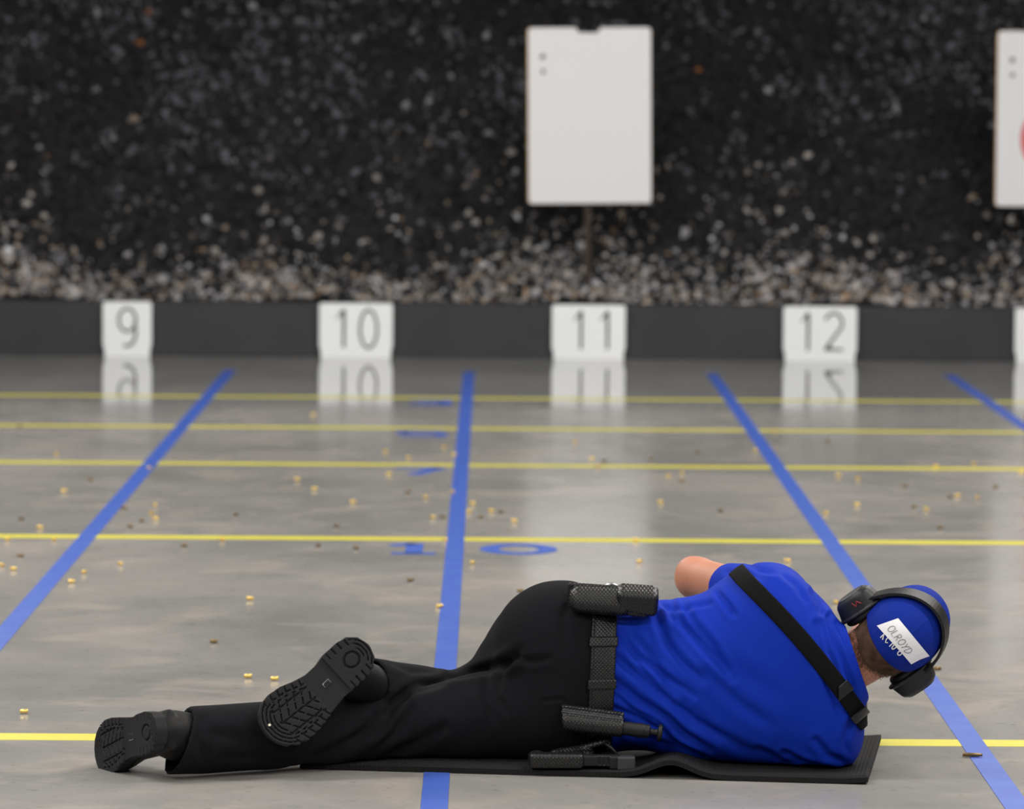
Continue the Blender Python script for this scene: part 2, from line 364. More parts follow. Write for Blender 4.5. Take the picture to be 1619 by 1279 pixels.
# ------------------------------------------------------------------ targets and number boards
def rrect(x0, z0, x1, z1, r, notch=None, n=6):
    pts = []
    for cx, cz, a in ((x0+r,z0+r,180),(x1-r,z0+r,270),(x1-r,z1-r,0),(x0+r,z1-r,90)):
        if a == 90 and notch:
            c, w, h = notch; pts += [(c+w, z1), (c+w*.88, z1-h*.25), (c+w*.74, z1-h), (c-w*.74, z1-h), (c-w*.88, z1-h*.25), (c-w, z1)]
        for k in range(n+1): t = math.radians(a+90*k/n); pts.append((cx+r*math.cos(t), cz+r*math.sin(t)))
    return pts
TY = 25.12
def target(u0_, v0, u1_, v1, tilt, label, red=False):
    c0 = W((u0_+u1_)/2, v1, TY); a = W(u0_, v0, TY); b = W(u1_, v1, TY); w = abs(b.x-a.x)/2; h = a.z-b.z
    root = empty('paper_target', (c0.x, TY, c0.z)); prop(root, label, 'target')
    tl = lambda p: Vector((c0.x, TY, c0.z))+Vector((p[0]*math.cos(tilt)-p[1]*math.sin(tilt), 0, p[0]*math.sin(tilt)+p[1]*math.cos(tilt)))
    pts = [tl(p) for p in rrect(-w, 0, w, h, .022, (-.005, .070, .028))]
    mb = MB(); mb.prism([p+Vector((0,.003,0)) for p in pts], (0,.005,0)); mb.build('backing_board', m_card, root)
    pts = [tl(p) for p in rrect(-w+.006, .002, w-.002, h-.001, .020, (-.005, .070, .028))]
    mb = MB(); mb.prism(pts, (0,.003,0)); mb.build('target_face', m_target, root)
    for dx, dz, r in ((-w+.082, h-.155, .014), (-w+.084, h-.235, .012)):
        mb = MB(); mb.prism([tl((dx+r*math.cos(t*math.pi/5), dz+r*math.sin(t*math.pi/5)))+Vector((0,-.003,0)) for t in range(10)], (0,.004,0))
        mb.build('hole', mat('hole_shadow', (.05,.04,.02), .9), root)
    if red:
        mb = MB(); mb.prism([tl((.0+.205*math.cos(t*math.pi/16), h*.385+.205*math.sin(t*math.pi/16)))+Vector((0,-.002,0)) for t in range(32)], (0,.003,0))
        mb.build('red_disc', m_redt, root)
    st = MB(); x = c0.x-.01; st.box((x, TY+.03, (c0.z+.75+.30)/2), (.035, .02, c0.z+.75-.30))
    st.build('stake', mat('dark_wood', (.035,.022,.016), .8), root, bevel=.002)
target(836, 42, 1029, 322, .012, 'blank white target board with notched top hanging above board eleven')
target(1575, 48, 1768, 327, 0, 'white target board with a red round shape, cut by the right edge', True)
def arc(cx, cz, rx, rz, a0, a1, n=24): return [(cx+rx*math.cos(math.radians(a0+(a1-a0)*k/n)), cz+rz*math.sin(math.radians(a0+(a1-a0)*k/n))) for k in range(n+1)]
GL = {'1': [([(-.035,.132),(-.018,.142),(-.004,.168)], [.004,.009,.016]), ([(0,.172),(0,0)], [.017,.014])],
      '0': [(arc(0,.085,.036,.086,0,360,36), .0135)],
      '2': [(arc(0,.127,.036,.044,165,-38,20)+[(-.034,.010)], .0135), ([(-.038,.006),(.040,.006)], .012), ([(-.034,.008),(-.020,.022),(-.008,.010)], .012)],
      '9': [(arc(0,.118,.036,.052,0,360,30), .0135), ([(.036,.118)]+arc(-.002,.062,.038,.062,30,-110,16), [.0145]*18)],
      '3': [(arc(0,.127,.034,.042,160,-90,18), .0115), (arc(0,.042,.038,.044,90,-160,18), .0115)]}
def board(u0_, v0, u1_, text, label, xs_):
    a = W(u0_, v0, CURB_Y-.02); b = W(u1_, v0, CURB_Y-.02); x0, x1 = a.x, b.x; cx = (x0+x1)/2; hw = (x1-x0)/2; H = .287
    root = empty('number_board', (cx, CURB_Y-.02, 0)); prop(root, label, 'sign', 'lane number boards')
    pts = [(-hw+.009,0),(hw-.009,0),(hw-.009,.03),(hw,.06)]+[(hw-.016+.016*math.cos(math.radians(t)), H-.016+.016*math.sin(math.radians(t))) for t in range(0,91,15)]
    pts += [(-p[0],p[1]) for p in pts[::-1][:-2]]
    mb = MB(); mb.prism([Vector((cx+p[0], CURB_Y-.03, p[1])) for p in pts], (0,.008,0)); mb.build('panel', m_white, root)
    for ch, ox in zip(text, xs_):
        mb = MB()
        for st, w in GL[ch]:
            w_ = w if not isinstance(w, list) else (w+[w[-1]]*len(st))[:len(st)]
            mb.ribbon([Vector((cx+ox+p[0]*1.25, CURB_Y-.03, .052+p[1]*1.17)) for p in st], w_, (0,-1,0), .002)
        mb.build('digit', m_ink, root)
    mb = MB(); mb.box((cx, CURB_Y-.012, .06), (.05,.022,.12)); mb.build('prop_block', m_white, root)
board(163, 475, 240, '9', 'narrow white board with black nine leaning on the black curb', (0,))
board(505, 478, 621, '10', 'white board with black ten leaning on the black curb', (-.064,.067))
board(873, 481, 989, '11', 'white board with black eleven leaning on the black curb', (-.04,.10))
board(1239, 486, 1355, '12', 'white board with black twelve leaning on the black curb', (-.064,.072))
board(1605, 489, 1721, '13', 'white number board cut off by the right frame edge', (-.045,.05))
# ------------------------------------------------------------------ floor tape
YL = [G(740, v).y for v in (629.5, 677.5, 735.5, 852.5, 1169.5)]
nm = ['fifth and farthest', 'fourth', 'third', 'second', 'nearest']
yw = ['near the number boards', 'above the blue five', 'above the blue seven', 'above the blue ten', 'running behind the lying person']
for y, a, b in zip(YL, nm, yw):
    mb = MB(); mb.box((0, y, .0003), (17.5, .105, .0006))
    prop(mb.build('floor_tape', m_yellow), 'yellow stripe across the concrete floor, %s from the camera, %s' % (a, b), 'tape', 'yellow distance lines')
BX = [-1.320, -.113, 1.117, 2.320]
nl = ['leftmost blue lane line, running off the left frame edge', 'blue lane line passing between boards ten and eleven, behind the hips',
      'blue lane line between boards eleven and twelve, passing the ear muffs', 'short blue lane line at the far right beyond board twelve']
for x, l in zip(BX, nl):
    mb = MB(); y0, y1 = 6.0, G(743, 588).y; mb.box((x, (y0+y1)/2, .0010), (.057, y1-y0, .0008))
    prop(mb.build('floor_tape', m_blue), l, 'tape', 'blue lane lines')
def floor_num(text, y, label):
    root = empty('floor_number', (0, y, 0)); prop(root, label, 'floor marking', 'blue tape distance numbers')
    for ch, cx in text:
        mb = MB(); h = .30; t = .055
        def S(pts, w=t): mb.ribbon([Vector((cx+p[0], y+p[1], .0006)) for p in pts], w, (0,0,1), .0008)
        if ch == '1': S([(0,h/2),(0,-h/2)]); S([(-.07,-h/2),(.07,-h/2)],.05); S([(-.075,h/2-.06),(0,h/2)],.05)
        if ch == '0': S(arc(0,0,.095,h/2-.02,0,360,28), .06)
        if ch == '7': S([(-.09,h/2),(.09,h/2)],.055); S([(.085,h/2),(-.02,-h/2)],.06)
        if ch == '5': S([(.09,h/2),(-.09,h/2)],.05); S([(-.085,h/2),(-.085,.02)]); S([(-.09,.02),(.06,.02),(.085,-.04),(.085,-.09),(.06,-h/2)],.055); S([(.07,-h/2),(-.09,-h/2+.02)],.05)
        if ch == '3': S([(-.08,h/2),(.08,h/2)],.05); S([(.085,h/2),(.085,-h/2)]); S([(-.03,0),(.08,0)],.045); S([(-.08,-h/2),(.08,-h/2)],.05)
        mb.build('digit', m_blue, root)
g = G(675, 636.5); floor_num([('3', g.x)], g.y, 'blue tape numeral three on the floor, farthest of the floor numbers')
g = G(668, 686); floor_num([('5', g.x)], g.y, 'blue tape numeral five just in front of the fourth yellow line')
g = G(662, 745); floor_num([('7', g.x)], g.y, 'blue tape numeral seven just in front of the third yellow line')
g = G(655, 867.5); g2 = G(820, 868); floor_num([('1', g.x), ('0', g2.x)], g.y, 'blue tape numeral ten either side of the middle blue lane line')
# ------------------------------------------------------------------ spent casings
def lathe(prof, n=12):
    vs = []; fs = []
    for x, r in prof: vs += [Vector((x, r*math.cos(2*math.pi*k/n), r*math.sin(2*math.pi*k/n))) for k in range(n)]
    for i in range(len(prof)-1): fs += [(i*n+k, i*n+(k+1)%n, (i+1)*n+(k+1)%n, (i+1)*n+k) for k in range(n)]
    fs.append(tuple(range(n))[::-1]); return vs, fs
def casing_mesh(rifle, m):
    if rifle: pr = [(0,.0046),(.0012,.0048),(.0014,.0041),(.0026,.0041),(.003,.0048),(.036,.0045),(.039,.0032),(.0447,.0032),(.0447,.0027),(.036,.0026),(.03,.003)]
    else: pr = [(0,.0046),(.0012,.0050),(.0014,.0042),(.0024,.0042),(.003,.0050),(.0192,.0048),(.0192,.0043),(.008,.0042),(.006,.002)]
    vs, fs = lathe(pr); me = mesh_from(vs, fs, True); me.materials.append(m); return me
CB = casing_mesh(False, m_brass); CD = casing_mesh(False, m_dull); CR = casing_mesh(True, m_dull)
B = [(89,717),(101,775),(236,739),(63,833),(12,852),(85,853),(21,899),(3,893),(190,891),(133,904),(113,919),(245,798),(239,811),(246,819),(470,757),(497,772),
     (351,853),(395,946),(392,1069),(434,1073),(38,1125),(495,655),(609,713),(646,723),(702,706),(718,718),(615,749),(558,793),(673,785),(715,777),(684,817),
     (747,795),(741,808),(777,807),(813,823),(704,853),(747,889),(695,958),(909,698),(936,724),(945,737),(1057,752),(1078,748),(1044,793),(1005,853),(1011,887),
     (1195,711),(1325,751),(1356,756),(1355,797),(1306,811),(1540,732),(1480,737),(1514,783),(1545,786),(1464,804),(1245,886),(1322,952),(1614,746),(1225,680)]
DK = [(143,758),(34,820),(32,878),(196,803),(206,832),(224,823),(373,813),(532,831),(291,862),(503,862),(338,1014),(32,674),(645,778),(700,817),(792,809),(760,817),
      (649,917),(823,934),(563,866),(955,729),(1030,725),(1078,760),(1102,715),(1139,807),(1430,768),(1502,786),(1574,769),(1445,801),(1487,834),(1308,697),(1482,1057)]
items = []
for lst, tone in ((B,'bright'),(DK,'dull')):
    for u, v in lst:
        p = G(u, v+1, .004); lane = sum(p.x > b for b in BX); band = sum(p.y < y for y in YL); items.append([u, p, lane, band, tone])
LN = ['lane nine', 'lane ten', 'lane eleven', 'lane twelve', 'lane thirteen']
BN = ['beyond the farthest yellow line', 'between yellow lines three and five', 'between yellow lines five and seven', 'between yellow lines seven and ten', 'just nearer than yellow line ten', 'nearer than every yellow line']
ORD = ['leftmost','second','third','fourth','fifth','sixth','seventh','eighth','ninth','tenth','eleventh','twelfth']
for it in items:
    sib = sorted([q for q in items if q[2:] == it[2:]], key=lambda q: q[0]); k = sib.index(it)
    pos = 'alone' if len(sib) == 1 else (ORD[k]+' from left' if k else 'leftmost')
    me = CB if it[4] == 'bright' else CD
    o = D.objects.new('spent_casing', me); COL.objects.link(o)
    near = abs(math.cos(it[0]*1.7))
    a = random.choice([0, math.pi])+random.uniform(-1.2, 1.2)*(.9 if it[4] == 'dull' else 1)
    if it[0] in (434, 38): a = .1
    o.rotation_euler = (0, 0, a); o.location = (it[1].x-.0096*math.cos(a), it[1].y-.0096*math.sin(a), .0065)
    prop(o, '%s spent casing in %s, %s %s' % (it[4], LN[it[2]], pos, BN[it[3]]), 'casing', 'spent pistol casings on the floor')
p = G(1522, 1194, .005); o = mkobj('rifle_casing', CR); o.location = (p.x, p.y, .0065); o.rotation_euler = (0,0,-.08)
prop(o, 'long bottleneck rifle casing lying beside the right blue tape line', 'casing')
# ------------------------------------------------------------------ rubber mat
FL, FR, BR = G(474, 1216), G(1372, 1241), G(1393, 1174)
def shooting_mat():
    A = (FR-FL); Bv = (BR-FR); ns, nt_ = 220, 40; th = .014
    s_, t_ = np.meshgrid(np.linspace(0,1,ns), np.linspace(0,1,nt_), indexing='ij')
    P = np.array(FL)[None,None,:]+s_[...,None]*np.array(A)+t_[...,None]*np.array(Bv)
    px = 474+s_*898
    hump = .030*np.exp(-((px-1064)/42)**2)*np.exp(-(t_/.55)**2)
    hump += .004*np.clip((s_-.93)/.07,0,1)**2+.002*np.clip((s_-.9)/.1,0,1)*t_**2
    zb = hump+.0015; zt = zb+th
    # fine moulded ribs running along the short side
    rib = .0007*np.sin(s_*2*np.pi*60)
    lo = P.copy(); lo[...,2] = zb; hi = P.copy(); hi[...,2] = zt
    hi[...,2] -= .003*((t_ < .01)|(t_ > .99)|(s_ < .002)|(s_ > .998))
    V = np.concatenate([hi.reshape(-1,3), lo.reshape(-1,3)]); I = np.arange(ns*nt_).reshape(ns,nt_); J = I+ns*nt_
    f = lambda a,b,c,d: np.stack([a,b,c,d],-1).reshape(-1,4)
    Q = np.concatenate([f(I[:-1,:-1],I[1:,:-1],I[1:,1:],I[:-1,1:]), f(J[:-1,:-1],J[:-1,1:],J[1:,1:],J[1:,:-1]),
        f(I[:-1,0],J[:-1,0],J[1:,0],I[1:,0]), f(I[1:,-1],J[1:,-1],J[:-1,-1],I[:-1,-1]),
        f(I[0,1:],J[0,1:],J[0,:-1],I[0,:-1]), f(I[-1,:-1],J[-1,:-1],J[-1,1:],I[-1,1:])])
    m = m_mat; nt = m.node_tree; b = nt.nodes['Principled BSDF']
    tc = nt.nodes['Texture Coordinate']; w = nt.nodes.new('ShaderNodeTexWave'); w.inputs['Scale'].default_value = 38; w.bands_direction = 'X'
    mp = nt.nodes.new('ShaderNodeMapping'); mp.inputs['Rotation'].default_value = (0,0,math.atan2(Bv.x, Bv.y)); nt.links.new(tc.outputs['Object'], mp.inputs[0]); nt.links.new(mp.outputs[0], w.inputs[0])
    bp = nt.nodes.new('ShaderNodeBump'); bp.inputs['Strength'].default_value = .5; bp.inputs['Distance'].default_value = .0015
    nt.links.new(w.outputs['Fac'], bp.inputs['Height']); nt.links.new(bp.outputs[0], b.inputs['Normal'])
    o = mkobj('shooting_mat', np_mesh(V, Q, False), m)
    prop(o, 'thin black ribbed foam mat rucked up under the lying person', 'mat')
shooting_mat()
# ------------------------------------------------------------------ person
PR = 10.3
def Px(u): return W(u, 1080, PR).x
person = empty('person', (Px(960), PR, 0)); prop(person, 'person in blue shirt and black trousers lying on one side with back turned', 'person')
T = [(790,985,1198,10.38,.10),(820,962,1202,10.37,.12),(860,938,1206,10.36,.135),(900,927,1207,10.35,.14),(940,938,1203,10.35,.135),(980,952,1186,10.35,.125),
     (1020,955,1184,10.34,.125),(1060,952,1192,10.33,.13),(1100,945,1203,10.32,.135),(1150,925,1213,10.31,.14),(1200,905,1220,10.29,.142),(1250,912,1225,10.27,.136),
     (1290,945,1227,10.26,.126),(1320,982,1224,10.25,.112),(1345,1020,1213,10.25,.098),(1370,1050,1200,10.25,.085)]
tx = [Px(t[0]) for t in T]
zt_ = crv(tx, [W(t[0],t[1],t[3]).z for t in T]); zb_ = crv(tx, [max(.018, W(t[0],t[2],t[3]-.03).z) for t in T])
yc_ = crv(tx, [t[3] for t in T]); ry_ = crv(tx, [t[4] for t in T])
def core(X, Y, Z):
    zt, zb, yc, ry = zt_(X), zb_(X), yc_(X), ry_(X); rz = (zt-zb)/2; zc = (zt+zb)/2
    k = (np.abs((Z-zc)/rz)**2.35+np.abs((Y-yc)/ry)**2.35)**(1/2.35)
    return (k-1)*np.minimum(rz, ry)*.95
def plane(p, n):
    n = Vector(n).normalized(); d = Vector(p).dot(n)
    return lambda X, Y, Z: X*n.x+Y*n.y+Z*n.z-d
def cut(f, g, k=.004): return lambda X, Y, Z: smax(f(X,Y,Z), g(X,Y,Z), k)
hipL, kneeL, ankL = W(868,1012,10.36), W(754,1116,10.70), W(598,1088,10.36)
hipR, kneeR, ankR = W(880,1116,10.35), W(640,1150,10.36), W(296,1171,10.10)
midR = W(745,1138,10.36)
def trous(X, Y, Z):
    pel = smax(core(X,Y,Z), Px(795)-X, .05)
    L = smin(cone(hipL, kneeL, .120, .074)(X,Y,Z), smax(smax(cone(kneeL, ankL+(ankL-kneeL)*.22, .072, .064)(X,Y,Z), plane(ankL+(ankL-kneeL)*.10, (ankL-kneeL)+Vector((-.1,0,0)))(X,Y,Z), .003), -cone(ankL-(kneeL-ankL)*.06, ankL+(ankL-kneeL)*.3, .056, .058)(X,Y,Z), .002), .04)
    R = smin(cone(hipR, midR, .122, .094)(X,Y,Z), cone(midR, kneeR, .095, .083)(X,Y,Z), .03)
    hem = plane(ankR+Vector((-.022,0,0)), (ankR-kneeR)+Vector((0,.1,.20)))
    dR = (ankR-kneeR).normalized(); dL = (ankL-kneeL).normalized()
    R = smin(R, smax(cone(kneeR, ankR+dR*.05, .083, .071)(X,Y,Z), hem(X,Y,Z), .003), .02)
    R = smax(R, -cone(ankR-dR*.03, ankR+dR*.09, .062, .064)(X,Y,Z), .002)
    f = smin(smin(L, pel, .05), R, .012)
    f = smin(smin(pel, L, .05), smin(pel, R, .04), .012)
    f = smax(f, -(Z-.0165+.012*np.clip((Px(480)-X)/.05,0,1)), .006)
    return smax(f, X-Px(966), .003)
tf = [([(712,1069),(760,1060),(800,1048),(822,1028)], .010,.012),([(800,1048),(790,1075),(784,1100),(800,1125)], .009,.006),
      ([(812,1040),(840,1045),(870,1040)], .008,.005),([(775,1070),(770,1100),(780,1140)], .012,.005),
      ([(700,1078),(650,1092),(622,1112),(608,1140)], .010,.007),([(640,1098),(600,1135),(560,1170)], .012,.007),([(600,1150),(540,1185),(480,1205)], .012,.006),
      ([(590,1130),(570,1160),(500,1195)], .010,.005),([(650,1120),(625,1160),(590,1190)], .010,.005),([(420,1190),(380,1165),(330,1160)], .012,.004),
      ([(460,1205),(400,1195),(350,1200)], .010,.004),([(620,1045),(650,1060),(690,1062)], .008,.005),([(905,940),(890,975),(893,1010)], .008,.003),
      ([(858,1108),(890,1104),(893,1112)], .004,.003),([(700,1150),(660,1175),(600,1200)], .012,.005),([(320,1135),(315,1170),(325,1205)], .010,.004)]
surf(trous, (Px(245), 9.95, -.01), (Px(972), 10.85, .46), .0052, 'trousers', m_trous, person, fold_disp(tf, 3, .0015, 20), 1)
# shirt
shL, elL = W(1222,948,10.37), W(1104,914,10.64)
neckA, collarE = W(1296,1078,10.27), W(1352,1044,10.24)
nd = (collarE-neckA).normalized()
sdir = (elL-shL).normalized(); slv = shL+(elL-shL)*.60
RB = Vector((Px(1366)-.006, 10.33, W(1366,1108,10.33).z)); RD = Vector((-.20,.98,0)).normalized()      # rifle butt and direction
shR, elR = W(1296,1150,10.26), Vector((.56, 10.50, .068))
gripR = RB+RD*.31+Vector((0,0,-.055)); dRt = (gripR-elR).normalized(); nRt = dRt.cross(Vector((0,0,1))).normalized()*-1
haR = gripR-dRt*.075-nRt*.026
dLt = (RB+RD*.47-elL).normalized(); nLt = dLt.cross(RD).normalized(); dLt = (dLt-nLt*.12).normalized()
haL = RB+RD*.47-nLt*.046-dLt*.07
slvR = shR+(elR-shR)*.6
cpl = plane(collarE, (.93,0,.33))
def shirt0(X, Y, Z):
    f = smax(core(X,Y,Z)-.004, X-Px(1352), .07)
    f = smin(f, ell(shR, (.088,.085,.098))(X,Y,Z), .05)
    f = smin(f, ell(W(1205,960,10.34), (.10,.09,.085))(X,Y,Z), .04)
    s = smax(cone(shL, slv, .076, .054)(X,Y,Z), plane(slv, sdir)(X,Y,Z), .004)
    s2 = smax(cone(shR, slvR, .080, .062)(X,Y,Z), plane(slvR, elR-shR)(X,Y,Z), .004)
    f = smin(f, s, .035); f = smin(f, s2, .03)
    c = smax(cone(neckA, collarE+nd*.02, .105, .076)(X,Y,Z), cpl(X,Y,Z), .004)
    return smin(f, c, .03)
def shirt(X, Y, Z):
    f = shirt0(X,Y,Z)
    hole = cone(collarE-nd*.01, collarE+nd*.08, .066, .066)(X,Y,Z)
    f = smax(f, -hole, .004)
    zl = Px(948)+(Z-.25)*.03
    f = smax(f, zl-X, .004)
    return smax(f, .019-Z, .006)
def zc(pts, s=3.1975, ox=860, oy=860): return [(ox+a/s, oy+b/s) for a, b in pts]
sf = [(zc([(385,440),(470,560),(600,660),(760,770)]), .0075,.0065),(zc([(570,370),(620,500),(700,600),(800,690)]), .009,.0065),
      (zc([(640,290),(700,400),(800,510),(950,680)]), .009,.008),(zc([(600,300),(640,350),(660,400)]), .006,.007),(zc([(700,300),(760,400),(860,520),(930,640)]), .008,.006),
      (zc([(880,250),(930,310),(960,360)]), .007,.006),(zc([(365,570),(470,660),(620,780),(760,900),(900,980)]), .008,.0065),
      (zc([(358,690),(480,790),(620,880),(700,960),(830,1040)]), .009,.0085),(zc([(358,760),(440,830),(560,890),(640,950)]), .006,.005),
      (zc([(358,830),(480,880),(600,950),(680,1010),(800,1080)]), .007,.006),(zc([(440,960),(560,990),(700,1040),(860,1100)]), .008,.005),
      (zc([(430,440),(560,590),(640,720),(720,800)]), .008,.004),(zc([(400,500),(500,640),(560,700)]), .006,.0045),(zc([(700,820),(850,940),(1000,1030),(1150,1080)]), .012,.005),
      (zc([(820,660),(1000,820),(1150,920)]), .014,.004),(zc([(840,300),(700,330),(600,310)]), .006,.004),
      ([(1310,975),(1322,1020),(1345,1075),(1352,1100)], .007,.007),([(1300,985),(1310,1030),(1330,1070)], .007,.006),([(1322,985),(1340,1020),(1352,1060)], .005,.004),
      ([(1290,985),(1296,1020),(1306,1050)], .007,.005),([(1302,1060),(1316,1100),(1330,1130)], .008,.006),([(1185,893),(1200,902),(1225,905)], .006,.006),
      ([(1150,905),(1180,905),(1210,915)], .006,.004),([(1285,935),(1298,955),(1300,975)], .007,.006),([(1235,905),(1260,925),(1275,950)], .007,.004),
      ([(1290,1170),(1310,1195),(1335,1205)], .008,.006),([(1240,1190),(1280,1210),(1320,1215)], .007,.006),([(1345,1140),(1335,1170),(1340,1190)], .007,.004),
      ([(1200,1185),(1240,1205),(1290,1212)], .008,.004),([(1090,1000),(1150,1050),(1230,1100)], .02,.003)]
surf(shirt, (Px(938), 10.02, .0), (Px(1392), 10.80, .48), .0045, 'shirt', m_shirt, person, fold_disp(sf, 5, .0012, 26), 1)
# body: head, neck, arms, hands, trunk
TH = math.radians(24)
ui = Vector((.795,0,.606)); HUp = ui*math.cos(TH)+Vector((0,-1,0))*math.sin(TH); HF = Vector((0,1,0))*math.cos(TH)+ui*math.sin(TH); HR = HF.cross(HUp)
HC = W(1414,1005,10.24)
HM = Matrix((HR, HF, HUp))           # world -> local rows
def hl(r, f, u): return HC+HR*r+HF*f+HUp*u
def hcone(a, b, ra, rb): return cone(hl(*a), hl(*b), ra, rb)
HRows = [list(HR), list(HF), list(HUp)]
def hell(c, r): return ell(hl(*c), r, HRows)
skull = hell((0,-.008,.022), (.076,.097,.092))
def head(X, Y, Z):
    f = smin(skull(X,Y,Z), hell((0,.034,-.05), (.058,.062,.070))(X,Y,Z), .03)
    f = smin(f, hcone((-.03,.045,-.095),(.03,.045,-.095),.026,.026)(X,Y,Z), .03)
    f = smin(f, hcone((0,.070,-.103),(0,.074,-.108),.016,.016)(X,Y,Z), .02)
    f = smin(f, hcone((0,.088,.002),(0,.112,-.036),.007,.011)(X,Y,Z), .012)
    f = smin(f, hcone((-.011,.096,-.041),(.011,.096,-.041),.008,.008)(X,Y,Z), .008)
    f = smin(f, hcone((-.035,.080,.018),(.035,.080,.018),.010,.010)(X,Y,Z), .012)
    for s in (-1,1):
        f = smax(f, -hell((s*.031,.096,-.003), (.016,.014,.010))(X,Y,Z), .008)
        f = smin(f, hell((s*.031,.081,-.003), (.013,.012,.012))(X,Y,Z), .002)
        f = smin(f, hell((s*.079,-.008,-.012), (.008,.018,.030))(X,Y,Z), .006)
    f = smin(f, hcone((-.018,.092,-.067),(.018,.092,-.067),.006,.006)(X,Y,Z), .005)
    f = smin(f, hcone((-.014,.091,-.077),(.014,.091,-.077),.006,.006)(X,Y,Z), .004)
    return f
nb = neckA+nd*.01
def hand(f, P0, dirv, side, palmn, curl):
    # palm and five separate fingers closing around the held thing
    d = Vector(dirv).normalized(); n = Vector(palmn).normalized(); s = d.cross(n).normalized()*side
    R = [list(d), list(s), list(n)]
    parts = [ell(P0+d*.045, (.052,.042,.017), R)]
    for k, (o, L) in enumerate(((-.030,.062),(-.010,.072),(.010,.068),(.029,.052))):
        a = P0+d*.082+s*o; ang = curl*.5; d1 = d*math.cos(ang)+n*math.sin(ang); b = a+d1*L*.45
        ang2 = curl*1.25; d2 = d*math.cos(ang2)+n*math.sin(ang2); c = b+d2*L*.33; ang3 = curl*1.9; d3 = d*math.cos(ang3)+n*math.sin(ang3); e = c+d3*L*.26
        parts += [cone(a-d*.02, b, .0095, .0088), cone(b, c, .0088, .0078), cone(c, e, .0078, .0068)]
    a = P0+d*.022-s*.036; b = a-s*.022+d*.026+n*.012; c = b+d*.026+n*.016
    parts += [cone(a, b, .013, .0105), cone(b, c, .0105, .0085)]
    return parts
hL = hand(None, haL, dLt, -1, nLt, 1.25)
hR_ = hand(None, haR, dRt, 1, nRt, 1.35)
allp = [cone(shL, elL, .050, .046), ell(elL+Vector((-.018,.008,.002)), (.036,.036,.046)), cone(elL, haL, .046, .028), cone(shR, elR, .05, .044), cone(elR, haR, .044, .028)]
def body(X, Y, Z):
    f = head(X,Y,Z)
    f = smin(f, cone(nb, hl(0,-.022,-.045), .060, .060)(X,Y,Z), .025)
    tr = smax(core(X,Y,Z)+.02, Px(1090)-X, .02); tr = smax(tr, X-Px(1325), .05)
    f = smin(f, tr, .02)
    g = None
    for p in allp: g = p(X,Y,Z) if g is None else smin(g, p(X,Y,Z), .012)
    f = smin(f, g, .01)
    for hp in (hL, hR_):
        lo = [min(v) for v in zip(*[tuple(haL if hp is hL else haR)])]
        c = haL if hp is hL else haR
        i0 = np.searchsorted(X[:,0,0], c.x-.16); i1 = np.searchsorted(X[:,0,0], c.x+.16)
        j0 = np.searchsorted(Y[0,:,0], c.y-.12); j1 = np.searchsorted(Y[0,:,0], c.y+.2)
        sl = (slice(i0,i1), slice(j0,j1), slice(None)); x, y, z = X[sl], Y[sl], Z[sl]
        h = hp[0](x,y,z)
        for p in hp[1:]: h = smin(h, p(x,y,z), .004)
        f[sl] = smin(f[sl], h, .008)
    return smax(f, .03-Z, .004)
surf(body, (Px(1068), 10.08, .02), (Px(1512), 11.06, .50), .0036, 'body', m_skin, person)
for s in (-1,1):                         # eyes
    mb = MB(); b = bmesh.new(); bmesh.ops.create_uvsphere(b, u_segments=16, v_segments=10, radius=.0118); me = D.meshes.new('m'); b.to_mesh(me); b.free()
    me.polygons.foreach_set('use_smooth', [True]*len(me.polygons)); o = mkobj('eye', me, mat('eye_white', (.75,.73,.70), .2), person); o.matrix_world = Matrix.Translation(hl(s*.031,.0835,-.003))
# hair: cropped, from below the cap down to the nape
def loc(X, Y, Z):
    dx, dy, dz = X-HC.x, Y-HC.y, Z-HC.z
    return [dx*a.x+dy*a.y+dz*a.z for a in (HR, HF, HUp)]
def hair(X, Y, Z):
    r, f, u = loc(X,Y,Z)
    base = smin(skull(X,Y,Z), cone(nb, hl(0,-.022,-.045), .060, .060)(X,Y,Z), .025)-.004
    e = .004*np.sin(r*260)+.003*np.sin(r*610+1)
    g = smax(base, (-.058+.18*np.abs(r)+e*.5)-u, .006); g = smax(g, f-.02-.35*(u+.02), .004)
    return smax(g, u-.02, .004)
surf(hair, tuple(HC-Vector((.16,.16,.16))), tuple(HC+Vector((.16,.16,.16))), .003, 'hair', m_hair, person)
def strands():
    V = []; F = []; r_ = random.Random(4); n = 0
    while n < 5200:
        az = r_.uniform(-1.25, 1.25); u = r_.uniform(-.098, .005); rad = .075
        r = math.sin(az)*.078; f = -math.cos(az)*.10
        if r_.random() > 1/(1+math.exp((-.060+.18*abs(r)-u)/.005)): continue
        p = hl(r, f, u); q = Vector(hl(0,-.01,u)); d = (q-p).normalized()
        # march onto the scalp / nape
        for _ in range(30):
            x = np.array([p.x],np.float32), np.array([p.y],np.float32), np.array([p.z],np.float32)
            s = float(smin(skull(*x), cone(nb, hl(0,-.022,-.045), .060, .060)(*x), .025)[0])-.0025
            if abs(s) < .0004: break
            p = p+d*s*.8
        n += 1; L = r_.uniform(.003,.006); t = (-HUp*.95-d*.22+HR*r_.uniform(-.35,.35)).normalized(); a = t.cross(d).normalized()*.0005
        b = len(V); V += [p-a, p+a, p+t*L-d*.001]; F.append((b,b+1,b+2))
    return mesh_from(V, F)
mkobj('hair_stubble', strands(), m_hair, person)
